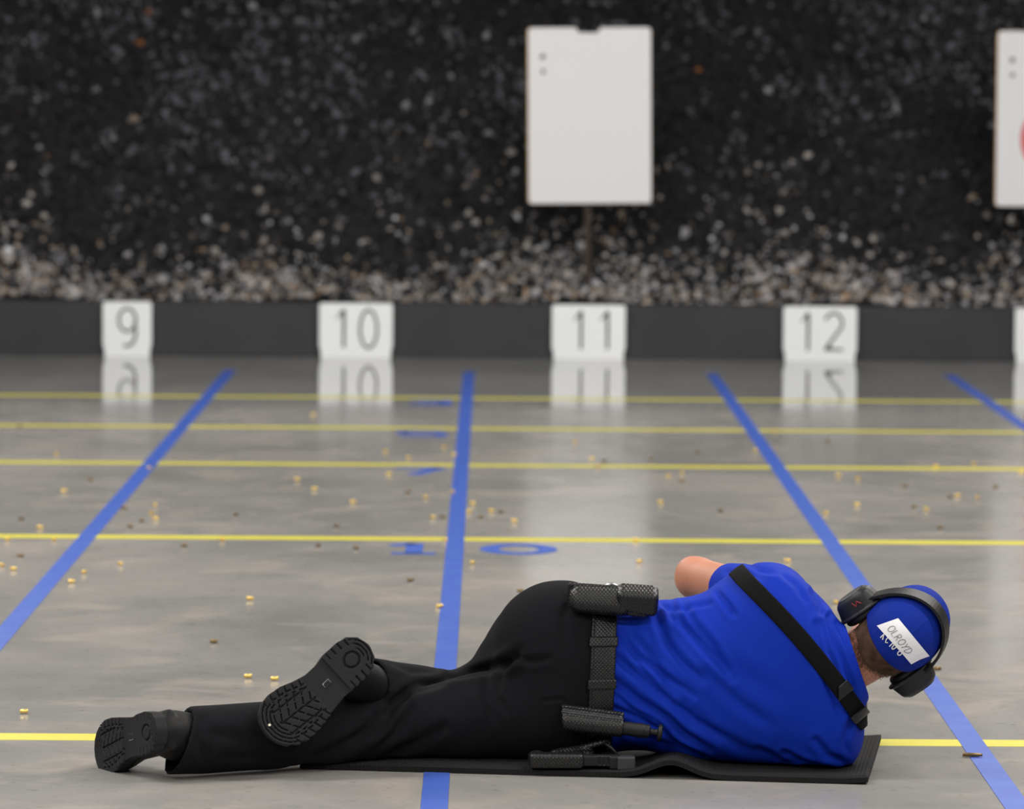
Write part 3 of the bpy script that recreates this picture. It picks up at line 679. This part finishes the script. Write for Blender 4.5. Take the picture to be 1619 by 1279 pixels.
# cap
m_cap = mat('blue_cap_cloth', (.005,.022,.24), .75, spec=.1, bump=(300,.3,.001))
capS = hell((0,-.006,.026), (.088,.108,.100))
def capf(X, Y, Z):
    r, f, u = loc(X,Y,Z)
    g = capS(X,Y,Z)-.0015*np.exp(-(np.abs(r)/.002)**2)*(u > .03)-.0008*np.exp(-((np.abs(r)-.045)/.002)**2)
    g = smin(g, hell((0,.036,.066),(.068,.062,.058))(X,Y,Z), .02)
    lo = -.006-.05*np.clip(f+.02,0,1)*-.3
    g = smax(g, lo-u, .003)
    return smax(g, -(skull(X,Y,Z)-.001), .002)
cap = surf(capf, tuple(HC-Vector((.16,.16,.16))), tuple(HC+Vector((.17,.16,.17))), .0028, 'cap', m_cap, person, None, 1)
def brim():
    vs = []; fs = []; n = 20
    for j in range(2):
        for i in range(n+1):
            a = math.radians(-70+140*i/n); r1 = .082
            for k in range(5):
                t = k/4; R = r1+t*.068*math.cos(a)**.6
                r = math.sin(a)*(r1+.0*t); f = .015+math.cos(a)*(.085)+t*.068*math.cos(a)**.7; u = .012-t*.012-18*.06*r*r*(.4+t*.6)*.6
                vs.append(hl(r, f, u-.003*j))
    m = (n+1)*5
    for i in range(n):
        for k in range(4):
            a = i*5+k; fs += [(a,a+5,a+6,a+1),(m+a,m+a+1,m+a+6,m+a+5)]
    for i in range(n): a = i*5+4; fs.append((a,a+5,m+a+5,m+a))
    return mesh_from(vs, fs, True)
mkobj('brim', brim(), m_cap, cap)
def on_cap(r, u, off=.002):              # point of the cap's rear surface at (right, up)
    k = 1-(r/.087)**2-((u-.026)/.100)**2
    f = -.006-.108*math.sqrt(max(k,.01)); nrm = Vector((r/.087**2, (f+.006)/.108**2, (u-.026)/.100**2)).normalized()
    nw = HR*nrm.x+HF*nrm.y+HUp*nrm.z
    return hl(r, f, u)+nw*off, nw
def px_cap(u, v):                        # cap's rear surface point behind a pixel
    best = None
    rr = ray(u, v); o = Vector((0,0,CAMH))
    # local ray / ellipsoid hit
    c = hl(0,-.006,.026); ro = o-c; A = [.088,.108,.100]; ax = (HR,HF,HUp)
    O = [ro.dot(ax[i])/A[i] for i in range(3)]; R_ = [rr.dot(ax[i])/A[i] for i in range(3)]
    a = sum(x*x for x in R_); b = 2*sum(x*y for x,y in zip(O,R_)); cc = sum(x*x for x in O)-1
    t = (-b-math.sqrt(max(b*b-4*a*cc,0)))/(2*a); p = o+rr*t
    q = p-c; n = sum((ax[i]*(q.dot(ax[i])/A[i]**2) for i in range(3)), Vector()); return p, n.normalized()
def hz(x, y): return (1300+x/5.8136, 900+y/5.8136)     # close-up coordinates -> photo pixels
def bil(c, s, t):
    (x0,y0),(x1,y1),(x2,y2),(x3,y3) = c; return ((x0*(1-s)+x1*s)*(1-t)+(x3*(1-s)+x2*s)*t, (y0*(1-s)+y1*s)*(1-t)+(y3*(1-s)+y2*s)*t)
SQ = [(700,455),(972,785),(812,856),(510,522)]        # sticker corners: along its length, then across
def sticker():
    vs = []; fs = []; n, m = 16, 8
    for j in range(2):
        for i in range(n+1):
            for k in range(m+1):
                p, nn = px_cap(*hz(*bil(SQ, i/n, k/m))); lift = .0028+.004*max(0,i/n-.8)*5*abs(k/m-.5)
                vs.append(p+nn*(lift+.0006*j))
    w = m+1; M_ = (n+1)*w
    for i in range(n):
        for k in range(m):
            a = i*w+k; fs += [(a,a+1,a+w+1,a+w),(M_+a,M_+a+w,M_+a+w+1,M_+a+1)]
    for i in range(n): a = i*w; fs += [(a,a+w,M_+a+w,M_+a),(a+m,M_+a+m,M_+a+w+m,a+w+m)]
    for k in range(m): fs += [(k,M_+k,M_+k+1,k+1),(n*w+k,n*w+k+1,M_+n*w+k+1,M_+n*w+k)]
    me = mesh_from(vs, fs); return mkobj('sticker', me, m_paper, cap)
stk = sticker()
LET = {'O': [arc(.5,.5,.42,.5,0,360,18)], 'L': [[(.15,0),(.15,1),(.85,1)]], 'R': [[(.15,1),(.15,0),(.65,.05),(.8,.25),(.6,.48),(.15,.52)],[(.4,.52),(.9,1)]],
       'Y': [[(.05,0),(.45,.5)],[(.95,0),(.45,.5),(.3,1)]], 'D': [[(.15,0),(.15,1)],[(.15,0),(.6,.05),(.9,.35),(.85,.75),(.5,1),(.15,1)]]}
mb = MB()
pw = [(655,520),(840,775),(790,800),(600,545)]
lw = [0,.19,.33,.50,.69,.83]; ww = [.17,.12,.15,.16,.13,.15]
W0 = [(655,512),(838,752),(775,775),(597,548)]
for ch, a, w in zip('OLROYD', lw, ww):
    for st in LET[ch]:
        pts = []
        for x, y in st:
            s, t = a+x*w*1.05, y
            p, nn = px_cap(*hz(*bil(W0, s, t))); pts.append(p+nn*.0042)
        mb.tube(pts, .0005, 6)
mb.build('handwriting', m_pen, stk)
# white stitched lettering half hidden under the sticker
T2 = {'K': [[(0,0),(0,1)],[(.7,0),(0,.5),(.7,1)]], 'C': [[(.9,.15),(.5,0),(.1,.3),(.1,.7),(.5,1),(.9,.85)]], '1': [[(.2,.2),(.5,0),(.5,1)]], '0': [arc(.5,.5,.4,.5,0,360,14)],
      '-': [[(.1,.5),(.8,.5)]], '8': [arc(.5,.25,.32,.25,0,360,10), arc(.5,.75,.4,.25,0,360,10)]}
mb = MB()
Q0 = [(603,568),(785,746),(722,806),(540,628)]
for ch, a, w in zip('KC10-8', [.0,.17,.38,.50,.66,.78], [.15,.15,.12,.14,.1,.16]):
    for st in T2[ch]:
        pts = []
        for x, y in st:
            p, nn = px_cap(*hz(*bil(Q0, a+x*w, y*1.0))); pts.append(p+nn*.0022)
        mb.tube(pts, .0014, 6)
mb.build('stitched_lettering', m_thread, cap)
# ear muffs
em = empty('ear_muffs', HC); prop(em, 'black over-ear hearing protectors worn over the blue cap', 'ear muffs')
def cup(s):
    c = hl(s*.100, -.004, -.022)
    def f(X, Y, Z):
        r, ff, u = loc(X,Y,Z); r = r*s; ff = ff+.004; u = u+.022
        w = .036-.22*np.clip(r-.085,0,1); h = .050-.25*np.clip(r-.085,0,1)
        w = w*1.08; h = h*1.1; k = (np.abs(ff/w)**2.6+np.abs(u/h)**2.6)**(1/2.6)
        g = (k-1)*.035; g = smax(g, np.abs(r-.108)-.022, .012)
        rim = smax((k-1.08)*.035, np.abs(r-.090)-.0035, .003)
        rib = smax((k-.80)*.035, np.abs(r-.128)-.005, .004)
        return np.minimum(smin(g, rib, .004), rim)
    o = surf(f, tuple(c-Vector((.085,.085,.085))), tuple(c+Vector((.085,.085,.085))), .0022, 'ear_cup', m_cup, em)
    def pad(X, Y, Z):
        r, ff, u = loc(X,Y,Z); r = r*s; ff = ff+.004; u = u+.022
        k = np.sqrt((ff/.036)**2+(u/.046)**2); q = np.sqrt(((k-.82)*.04)**2+(r-.080)**2)-.0095
        return q
    surf(pad, tuple(c-Vector((.085,.085,.085))), tuple(c+Vector((.085,.085,.085))), .0026, 'cushion', m_plainleather, o)
    return o
cR, cL = cup(1), cup(-1)
mb = MB()                                # small red mark on the upper cup
for pts in ([(-.106,-.0385,.000),(-.116,-.0360,-.008)],[(-.116,-.0360,-.008),(-.106,-.0385,-.014)],[(-.106,-.0385,-.014),(-.118,-.0350,-.020)]):
    mb.tube([hl(*p) for p in pts], .0016, 6)
mb.build('red_mark', m_red, cL)
def band():
    pts = []; n = 48; vs = []; fs = []; bt = math.radians(4)
    for i in range(n+1):
        a = math.radians(-8+196*i/n); R = .108+.018*abs(math.sin(a))**2
        cx, cu = math.cos(a)*(.104), math.sin(a)*.146-.012
        t = Vector((math.cos(a)/.108, 0, math.sin(a)/.149)).normalized(); w = .0165+.005*math.sin(a)**2 if 0 < i < n else .012
        fo = -.010-.018*math.sin(max(a,0))
        for o_, ww_ in ((.003,-w),(.004,w),(-.003,w),(-.003,-w)):
            vs.append(hl(cx+t.x*o_, fo+ww_, cu+t.z*o_))
    for i in range(n):
        for k in range(4): fs.append((i*4+k, i*4+(k+1)%4, i*4+4+(k+1)%4, i*4+4+k))
    fs += [(0,1,2,3),(n*4+3,n*4+2,n*4+1,n*4)]
    b = MB(); b.add(vs, fs); return b.build('headband', m_plastic, em, smooth=False, bevel=.0012)
bd = band()
for s in (-1,1):
    mb = MB(); mb.tube([hl(s*.104,-.012,.000), hl(s*.112,-.012,.004), hl(s*.118,-.012,-.012)], [.006,.006,.005], 10)
    mb.box(hl(s*.108,-.012,.004), (.010,.026,.020), HM.transposed()); mb.build('hinge', m_plastic, em, bevel=.002)
# ------------------------------------------------------------------ boots
def boot(name, heel, toe, n0, ank, shin, flip, wk=1.0, SG=1):
    l = (toe-heel); Ls = l.length; l.normalize(); n = Vector(n0); n = (n-l*n.dot(l)).normalized(); w = n.cross(l)*flip
    Mx = Matrix((l, w, -n)).transposed().to_4x4(); Mx.translation = heel
    k = Ls/.305
    hx = np.array([0,.008,.025,.05,.09,.12,.15,.18,.21,.24,.265,.285,.297,.305])*k; hw = np.array([0,.024,.038,.044,.044,.041,.043,.049,.056,.058,.053,.041,.026,.0])
    cy = np.array([0,0,0,0,0,-.002,-.004,-.003,0,.002,.004,.005,.005,.005])
    HW = lambda x: np.interp(x, hx, hw*wk); CY = lambda x: np.interp(x, hx, cy)
    def lug(X, Wd):
        c = Wd-CY(X); h = HW(X); e = h-np.abs(c)     # distance to edge
        g = np.ones_like(X)                           # 1 = raised
        fore = X > .165*k; heelm = X < .098*k; shank = ~(fore|heelm)
        t = X/k
        # edge lugs: cuts across the rim
        ph = (t*1+np.abs(c)*.35)
        cutm = (np.mod(ph, .0185) < .0030) & (e < .020)
        zig = (np.abs(e-.020-.004*np.sign(np.sin(ph*2*np.pi/.0185)))<.0014)
        toe_ = np.sqrt((t-.235)**2+c**2); ta = (t > .262) & (np.mod(toe_, .0085) < .0022)
        mid = (e >= .022) & (((np.mod(t+.6*np.abs(c)+.003, .020) < .0032) & (np.mod(c+.002,.018) > .003)) | (np.mod(c+.004, .030) < .0028))
        g = np.where(fore & (t <= .262) & (cutm|zig|mid), 0, g); g = np.where(ta, 0, g)
        hr = np.sqrt((t-.052)**2+(c*1.1)**2); hc = heelm & (((np.abs(hr-.018) < .0024) & (c > -.02)) | ((np.mod(t,.017) < .0026) & (e < .018) & (t > .025)) | ((t < .026) & (np.mod(np.sqrt((t-.05)**2+c**2),.0085) < .002)))
        g = np.where(hc, 0, g); g = np.where(shank, .25, g)
        tag_ = shank & (np.abs(t-.128) < .009) & (np.abs(c) < .006); g = np.where(tag_, .55, g)
        return g
    root = None
    # upper, modelled in the boot's own frame (length, width, height above sole)
    A = Mx.inverted() @ ank; S = (Mx.to_3x3().inverted() @ (shin-ank)).normalized()
    def upper(X, Y, Z):
        f = ell((.235*k,.003,.038), (.066,.050,.040))(X,Y,Z)
        f = smin(f, cone((.235*k,.002,.034),(.12*k,0,.062),.040,.042)(X,Y,Z), .02)
        f = smin(f, ell((.055*k,0,.045), (.052,.041,.055))(X,Y,Z), .025)
        f = smin(f, cone((.075*k,0,.075), tuple(A), .049,.049)(X,Y,Z), .02)
        f = smin(f, cone(tuple(A), tuple(A+S*.13), .049,.054)(X,Y,Z), .02)
        f = smin(f, smax(np.abs(X-.045*k)-.03, smax(np.abs(Z-.045)-.012, np.abs(Y)-.046, .01), .01), .008)
        return smax(f, .012-Z, .003)
    lo = np.minimum(np.array([-.03,-.075,0]), np.array(A+S*.13)-.07); hi = np.maximum(np.array([.335,.075,.15]), np.array(A+S*.13)+.07)
    up_ = surf(upper, lo, hi, .0036, name, m_bootup, None, None, 1)
    up_.matrix_world = Mx; bpy.context.view_layer.update()
    up_.parent = person; up_.matrix_parent_inverse = person.matrix_world.inverted()
    def sole(X, Y, Z):
        e = np.abs(Y-CY(X))-HW(X)-.0014*np.sin(X/k*2*np.pi/.0185+np.abs(Y)*110)*((X>.16*k)|(X<.1*k))*(Y*SG>0)
        f = smax(e*.8, Z-.028, .004); f = np.maximum(f, np.maximum(-X+.001, X-Ls+.001))
        bot = .0055*(1-lug(X,Y))
        return np.maximum(f, (bot-Z))
    so = surf(sole, (-.01,-.07,-.006), (Ls+.01,.07,.034), .0017, 'boot_sole', m_rubber, None)
    so.matrix_world = Mx; bpy.context.view_layer.update(); so.parent = up_; so.matrix_parent_inverse = up_.matrix_world.inverted()
    prop(so, 'dark grey lugged rubber sole')
    mb = MB(); mb.box((.128*k, 0, .0035), (.018,.010,.0012)); t_ = mb.build('sole_tag', m_grey, None)
    t_.matrix_world = Mx; bpy.context.view_layer.update(); t_.parent = up_; t_.matrix_parent_inverse = up_.matrix_world.inverted()
    return up_, Mx
bl, MxL = boot('boot', W(583,1018,10.14), W(424,1166,10.055), (.12,-1,.18), ankL+Vector((-.005,-.02,0)), kneeL, -1, 1.13, -1)
br_, MxR = boot('boot', W(248,1152,10.00), W(148,1187,10.25), (-.85,-.52,.05), ankR+Vector((-.02,-.01,.01)), kneeR, 1, 1.05, 1)
mb = MB(); mb.tube([MxL @ Vector((.282,.018,-.004)), MxL @ Vector((.282,.018,.003))], .0030, 8)
mb.build('pebble', mat('pale_stone', (.8,.74,.6), .6), bl)
# ------------------------------------------------------------------ duty belt
def belt_c(Z): return Px(951)+(Z-.22)*.035
def belt(X, Y, Z):
    d = core(X,Y,Z); w = np.abs(X-belt_c(Z))
    lip = .0022*np.exp(-((w-.0245)/.0022)**2)
    f = np.maximum(d-.010-lip, -(d+.006)); return smax(f, w-.028, .0015)
bz0, bz1 = (Px(915), 10.15, .0), (Px(990), 10.56, .44)
bt_ = surf(belt, bz0, bz1, .0026, 'duty_belt', m_leather, person)
for zc_ in (W(952,1016,10.2).z, W(947,1083,10.2).z):
    def kp(X, Y, Z, zc_=zc_):
        d = core(X,Y,Z); w = np.abs(X-belt_c(Z)); f = np.maximum(d-.0145, -(d-.002)); f = smax(f, w-.0315, .002)
        return smax(smax(f, np.abs(Z-zc_)-.0105, .002), Y-10.32, .002)
    surf(kp, (Px(915), 10.12, zc_-.03), (Px(990), 10.36, zc_+.03), .0018, 'belt_keeper', m_leather, bt_)
# ---- pouch on the upper hip
pa = math.radians(-3.5); RX = Vector((math.cos(pa),0,math.sin(pa))); RZ0 = Vector((0,-.35,.94)).normalized(); RZ = (RZ0-RX*RZ0.dot(RX)).normalized(); RY = RZ.cross(RX)
PRw = [list(RX), list(RY), list(RZ)]
pc = W(970,950,10.235)
pouch = empty('belt_pouch', pc); prop(pouch, 'black basketweave leather case with snap flap on the upper hip', 'pouch')
def pl(x, y, z): return pc+RX*x+RY*y+RZ*z
def pbody(X, Y, Z):
    f = rbox(pl(-.004,.002,-.002), (.094,.026,.029), .022, PRw)(X,Y,Z)
    f = smin(f, cone(pl(-.075,-.010,-.004), pl(.02,-.010,-.006), .022, .022)(X,Y,Z), .006)
    f = np.minimum(f, rbox(pl(-.004,.018,-.004), (.098,.005,.033), .005, PRw)(X,Y,Z))
    return smax(f, -rbox(pl(.062,-.026,-.018), (.030,.012,.010), .004, PRw)(X,Y,Z), .003)
surf(pbody, tuple(pc-Vector((.115,.06,.06))), tuple(pc+Vector((.115,.06,.06))), .0022, 'case', m_leather, pouch)
def pflap(X, Y, Z):
    f = rbox(pl(.052,-.001,.007), (.046,.030,.029), .014, PRw)(X,Y,Z)
    x = (X-pc.x)*RX.x+(Y-pc.y)*RX.y+(Z-pc.z)*RX.z; z = (X-pc.x)*RZ.x+(Y-pc.y)*RZ.y+(Z-pc.z)*RZ.z
    g = -(z+.012+.22*(x-.05)-0) ; g2 = np.sqrt(((x-.06)/.056)**2+((z-.006)/.032)**2)-1
    f = smax(f, g, .004); f = smax(f, -(x-.004)-.0, .004)
    return f
surf(pflap, tuple(pc-Vector((.02,.06,.06))), tuple(pc+Vector((.12,.06,.06))), .0020, 'flap', m_leather, pouch)
mb = MB()
mb.tube([W(955,927,10.25), W(968,923,10.25), W(980,928,10.25)], .0030, 8); mb.tube([W(958,930,10.25), W(970,928,10.25), W(984,931,10.25)], .0022, 8)
mb.box(W(966,925,10.262), (.020,.006,.007))
hc_ = mb.build('handcuffs', m_steel, smooth=True); prop(hc_, 'sliver of steel handcuffs showing above the leather hip case', 'handcuffs')
mb = MB(); mb.tube([W(930,930,10.27), W(934,925,10.27), W(940,930,10.27)], .0022, 8); 
mb.build('snap_strap', m_plainleather, pouch, smooth=True)
# ---- baton in its holder
ba = math.radians(-7); BXd = Vector((math.cos(ba),-.02,math.sin(ba))).normalized(); BZ = Vector((0,-.25,.97)); BZ = (BZ-BXd*BZ.dot(BXd)).normalized(); BY = BZ.cross(BXd)
BRw = [list(BXd), list(BY), list(BZ)]; bc = W(936,1142,10.195)
holder = empty('baton_holder', bc); prop(holder, 'black basketweave leather baton holder on the lower part of the belt', 'baton holder')
def bl_(x, y, z): return bc+BXd*x+BY*y+BZ*z
def hb(X, Y, Z):
    f = cone(bl_(-.052,-.002,-.004), bl_(.064,-.002,-.002), .0225, .0215)(X,Y,Z)
    f = smin(f, rbox(bl_(-.002,.008,.010), (.068,.016,.016), .006, BRw)(X,Y,Z), .008)
    f = smin(f, rbox(bl_(-.002,.012,.024), (.070,.006,.004), .003, BRw)(X,Y,Z), .003)
    n = lambda d: (X-bc.x)*d.x+(Y-bc.y)*d.y+(Z-bc.z)*d.z
    f = smax(f, n(BXd)-.069, .002); return smax(f, -(n(BXd)+.074-.55*(np.clip(.028-n(BZ),0,1))*.5), .004)
surf(hb, tuple(bc-Vector((.09,.05,.05))), tuple(bc+Vector((.09,.05,.05))), .0019, 'sheath', m_leather, holder)
mb = MB(); mb.ribbon([bl_(-.070,-.0125,.0215), bl_(.066,-.0125,.0225)], .0018, (0,-1,0), .001); mb.build('stitching', mat('grey_thread', (.09,.09,.095), .7), holder)
a0 = bl_(.055,-.002,-.003)
def bp_(t): return a0+BXd*t+Vector((0,0,-.0))*t
prof = [(0,.0150),(.002,.0150),(.020,.0152),(.043,.0155),(.0448,.0155),(.045,.0155),(.0455,.0162),(.046,.0162),(.048,.0162),(.058,.0162),(.060,.0162),(.061,.0150),(.0615,.0150),(.066,.0150),(.071,.0150),(.072,.0148),(.0745,.0080),(.076,.0075),(.088,.0070),(.091,.0110),(.0925,.0185),(.0985,.0190),(.101,.0160),(.102,.004)]
mb = MB(); mb.tube([bp_(t) for t, r in prof], [r for t, r in prof], 28)
bat = mb.build('baton', mat('black_baton', (.008,.008,.009), .5, spec=.35), smooth=True); prop(bat, 'black expandable baton with mushroom end cap held in its leather holder', 'baton')
# ---- holster and pistol near the mat
hc0 = W(880,1202,10.165); holster = empty('pistol_holster', hc0); prop(holster, 'black leather pistol holster lying low against the mat', 'holster')
def hs(X, Y, Z):
    f = rbox(hc0, (.060,.020,.0165), .009)(X,Y,Z)
    f = smin(f, ell(W(848,1199,10.175), (.018,.020,.017))(X,Y,Z), .008)
    f = smin(f, ell(W(905,1190,10.20), (.050,.020,.012))(X,Y,Z), .006)
    f = smin(f, cone(W(885,1192,10.19), W(960,1172,10.21), .009,.007)(X,Y,Z), .006)
    return f
surf(hs, tuple(hc0-Vector((.09,.06,.035))), tuple(hc0+Vector((.14,.10,.07))), .0021, 'shell', m_leather, holster)
mb = MB(); mb.tube([W(955,1174,10.19), W(966,1182,10.185), W(974,1190,10.185), W(975,1200,10.185)], .0042, 8); mb.tube([W(962,1172,10.20), W(964,1185,10.19)], .005, 8)
mb.build('retention_strap', m_plainleather, holster, smooth=True)
mb = MB(); mb.ribbon([W(869,1192.5,10.172), W(880,1190.5,10.172), W(898,1191.5,10.172)], [.001,.003,.001], (0,-1,.3), .002); mb.build('glossy_lever', mat('gloss_black', (.05,.05,.05), .12), holster)
pis = empty('pistol', W(960,1203,10.165)); prop(pis, 'black pistol seated in the hip holster with its square end showing', 'pistol')
def ps(X, Y, Z):
    f = rbox(W(945,1202,10.167), (.050,.0135,.0125), .004)(X,Y,Z)
    for q in range(4):
        f = np.maximum(f, -rbox(W(948+q*7,1202,10.150), (.0022,.006,.012), .001)(X,Y,Z))
    f = smin(f, rbox(W(972,1205,10.167), (.012,.0155,.0150), .004)(X,Y,Z), .002)
    return np.minimum(f, rbox(W(962,1200,10.21), (.020,.045,.012), .008)(X,Y,Z))
surf(ps, tuple(pis.location-Vector((.09,.05,.04))), tuple(pis.location+Vector((.07,.12,.04))), .0018, 'slide', m_plastic, pis)
def ps2(X, Y, Z): return rbox(W(990,1206,10.163), (.0195,.017,.0155), .0035)(X,Y,Z)
surf(ps2, tuple(pis.location-Vector((-.0,.05,.04))), tuple(pis.location+Vector((.09,.06,.04))), .0018, 'end_plate', mat('dark_polymer', (.030,.032,.036), .45), pis)
# ------------------------------------------------------------------ rifle and its sling
A0, A1 = W(1176,915,10.2), W(1366,1138,10.2); sd = (A1-A0); sd.y = 0; sd.normalize(); sn = Vector((-sd.z,0,sd.x))
rifle = empty('rifle', W(1362,1112,10.36)); prop(rifle, 'rifle held in front of the lying person, grey stock just showing below the collar', 'rifle')
sg = empty('rifle_sling', A0); prop(sg, 'wide black nylon sling crossing the back of the blue shirt', 'sling')
def strapf(off, hw, a, b, w0=-.0015):
    def f(X, Y, Z):
        k = 10.2/Y; x = X*k; z = CAMH+(Z-CAMH)*k
        d = shirt0(X,Y,Z); s = (x-A0.x)*sn.x+(z-A0.z)*sn.z; t = (x-A0.x)*sd.x+(z-A0.z)*sd.z
        s = s-.010*np.sin(np.clip(t/.40,0,1)*np.pi)
        g = np.maximum(d-off, -(d-w0)); g = smax(g, np.abs(s)-hw, .002); g = smax(g, np.maximum(a-t, t-b), .002)
        return smax(g, Y-10.42, .003)
    return f
surf(strapf(.0075,.0195,-.03,.425), (Px(1130), 10.02, .08), (Px(1400), 10.46, .46), .0028, 'webbing', m_web, sg)
tb = (W(1336,1089,10.2)-A0).dot(sd)
surf(strapf(.0135,.0235,tb-.013,tb+.013,.004), (Px(1316), 10.02, .1), (Px(1400), 10.30, .30), .0022, 'slider_buckle', m_plastic, sg)
te = (W(1362,1132,10.2)-A0).dot(sd)
surf(strapf(.016,.0215,te-.012,te+.006,.003), (Px(1300), 10.02, .06), (Px(1410), 10.46, .26), .0022, 'end_loop', m_plastic, sg)
RM = Matrix((RD.cross(Vector((0,0,1))), RD, Vector((0,0,1)))).transposed()     # rifle frame: right, forward, up
def rp(x, t, z): return RB+RM @ Vector((x, t, z))
rifle.location = RB
mb = MB(); mb.box(rp(0,.045,-.005), (.034,.10,.062), RM); mb.build('stock', m_grey, rifle, bevel=.006)
mb = MB(); mb.tube([rp(0,.07,.005), rp(0,.25,.005)], .015, 14); mb.build('buffer_tube', m_plastic, rifle, smooth=True)
mb = MB(); mb.box(rp(0,.33,.0), (.034,.20,.058), RM); mb.build('receiver', m_plastic, rifle, bevel=.005)
mb = MB(); mb.box(rp(0,.300,-.060), (.026,.036,.085), RM @ Matrix.Rotation(-.3,3,'X')); mb.build('pistol_grip', m_plastic, rifle, bevel=.008)
mb = MB(); mb.box(rp(0,.385,-.060), (.024,.055,.085), RM @ Matrix.Rotation(.12,3,'X')); mb.build('magazine', m_plastic, rifle, bevel=.004)
mb = MB(); mb.tube([rp(0,.43,0), rp(0,.66,0)], [.024,.021], 14); mb.build('handguard', m_plastic, rifle, smooth=True)
mb = MB(); mb.tube([rp(0,.65,0), rp(0,.84,0), rp(0,.841,0), rp(0,.88,0)], [.009,.009,.012,.012], 14); mb.build('barrel', m_plastic, rifle, smooth=True)
mb = MB(); mb.box(rp(0,.33,.034), (.018,.16,.010), RM); mb.tube([rp(0,.30,.058), rp(0,.38,.058)], .019, 16); mb.build('sight', m_plastic, rifle)
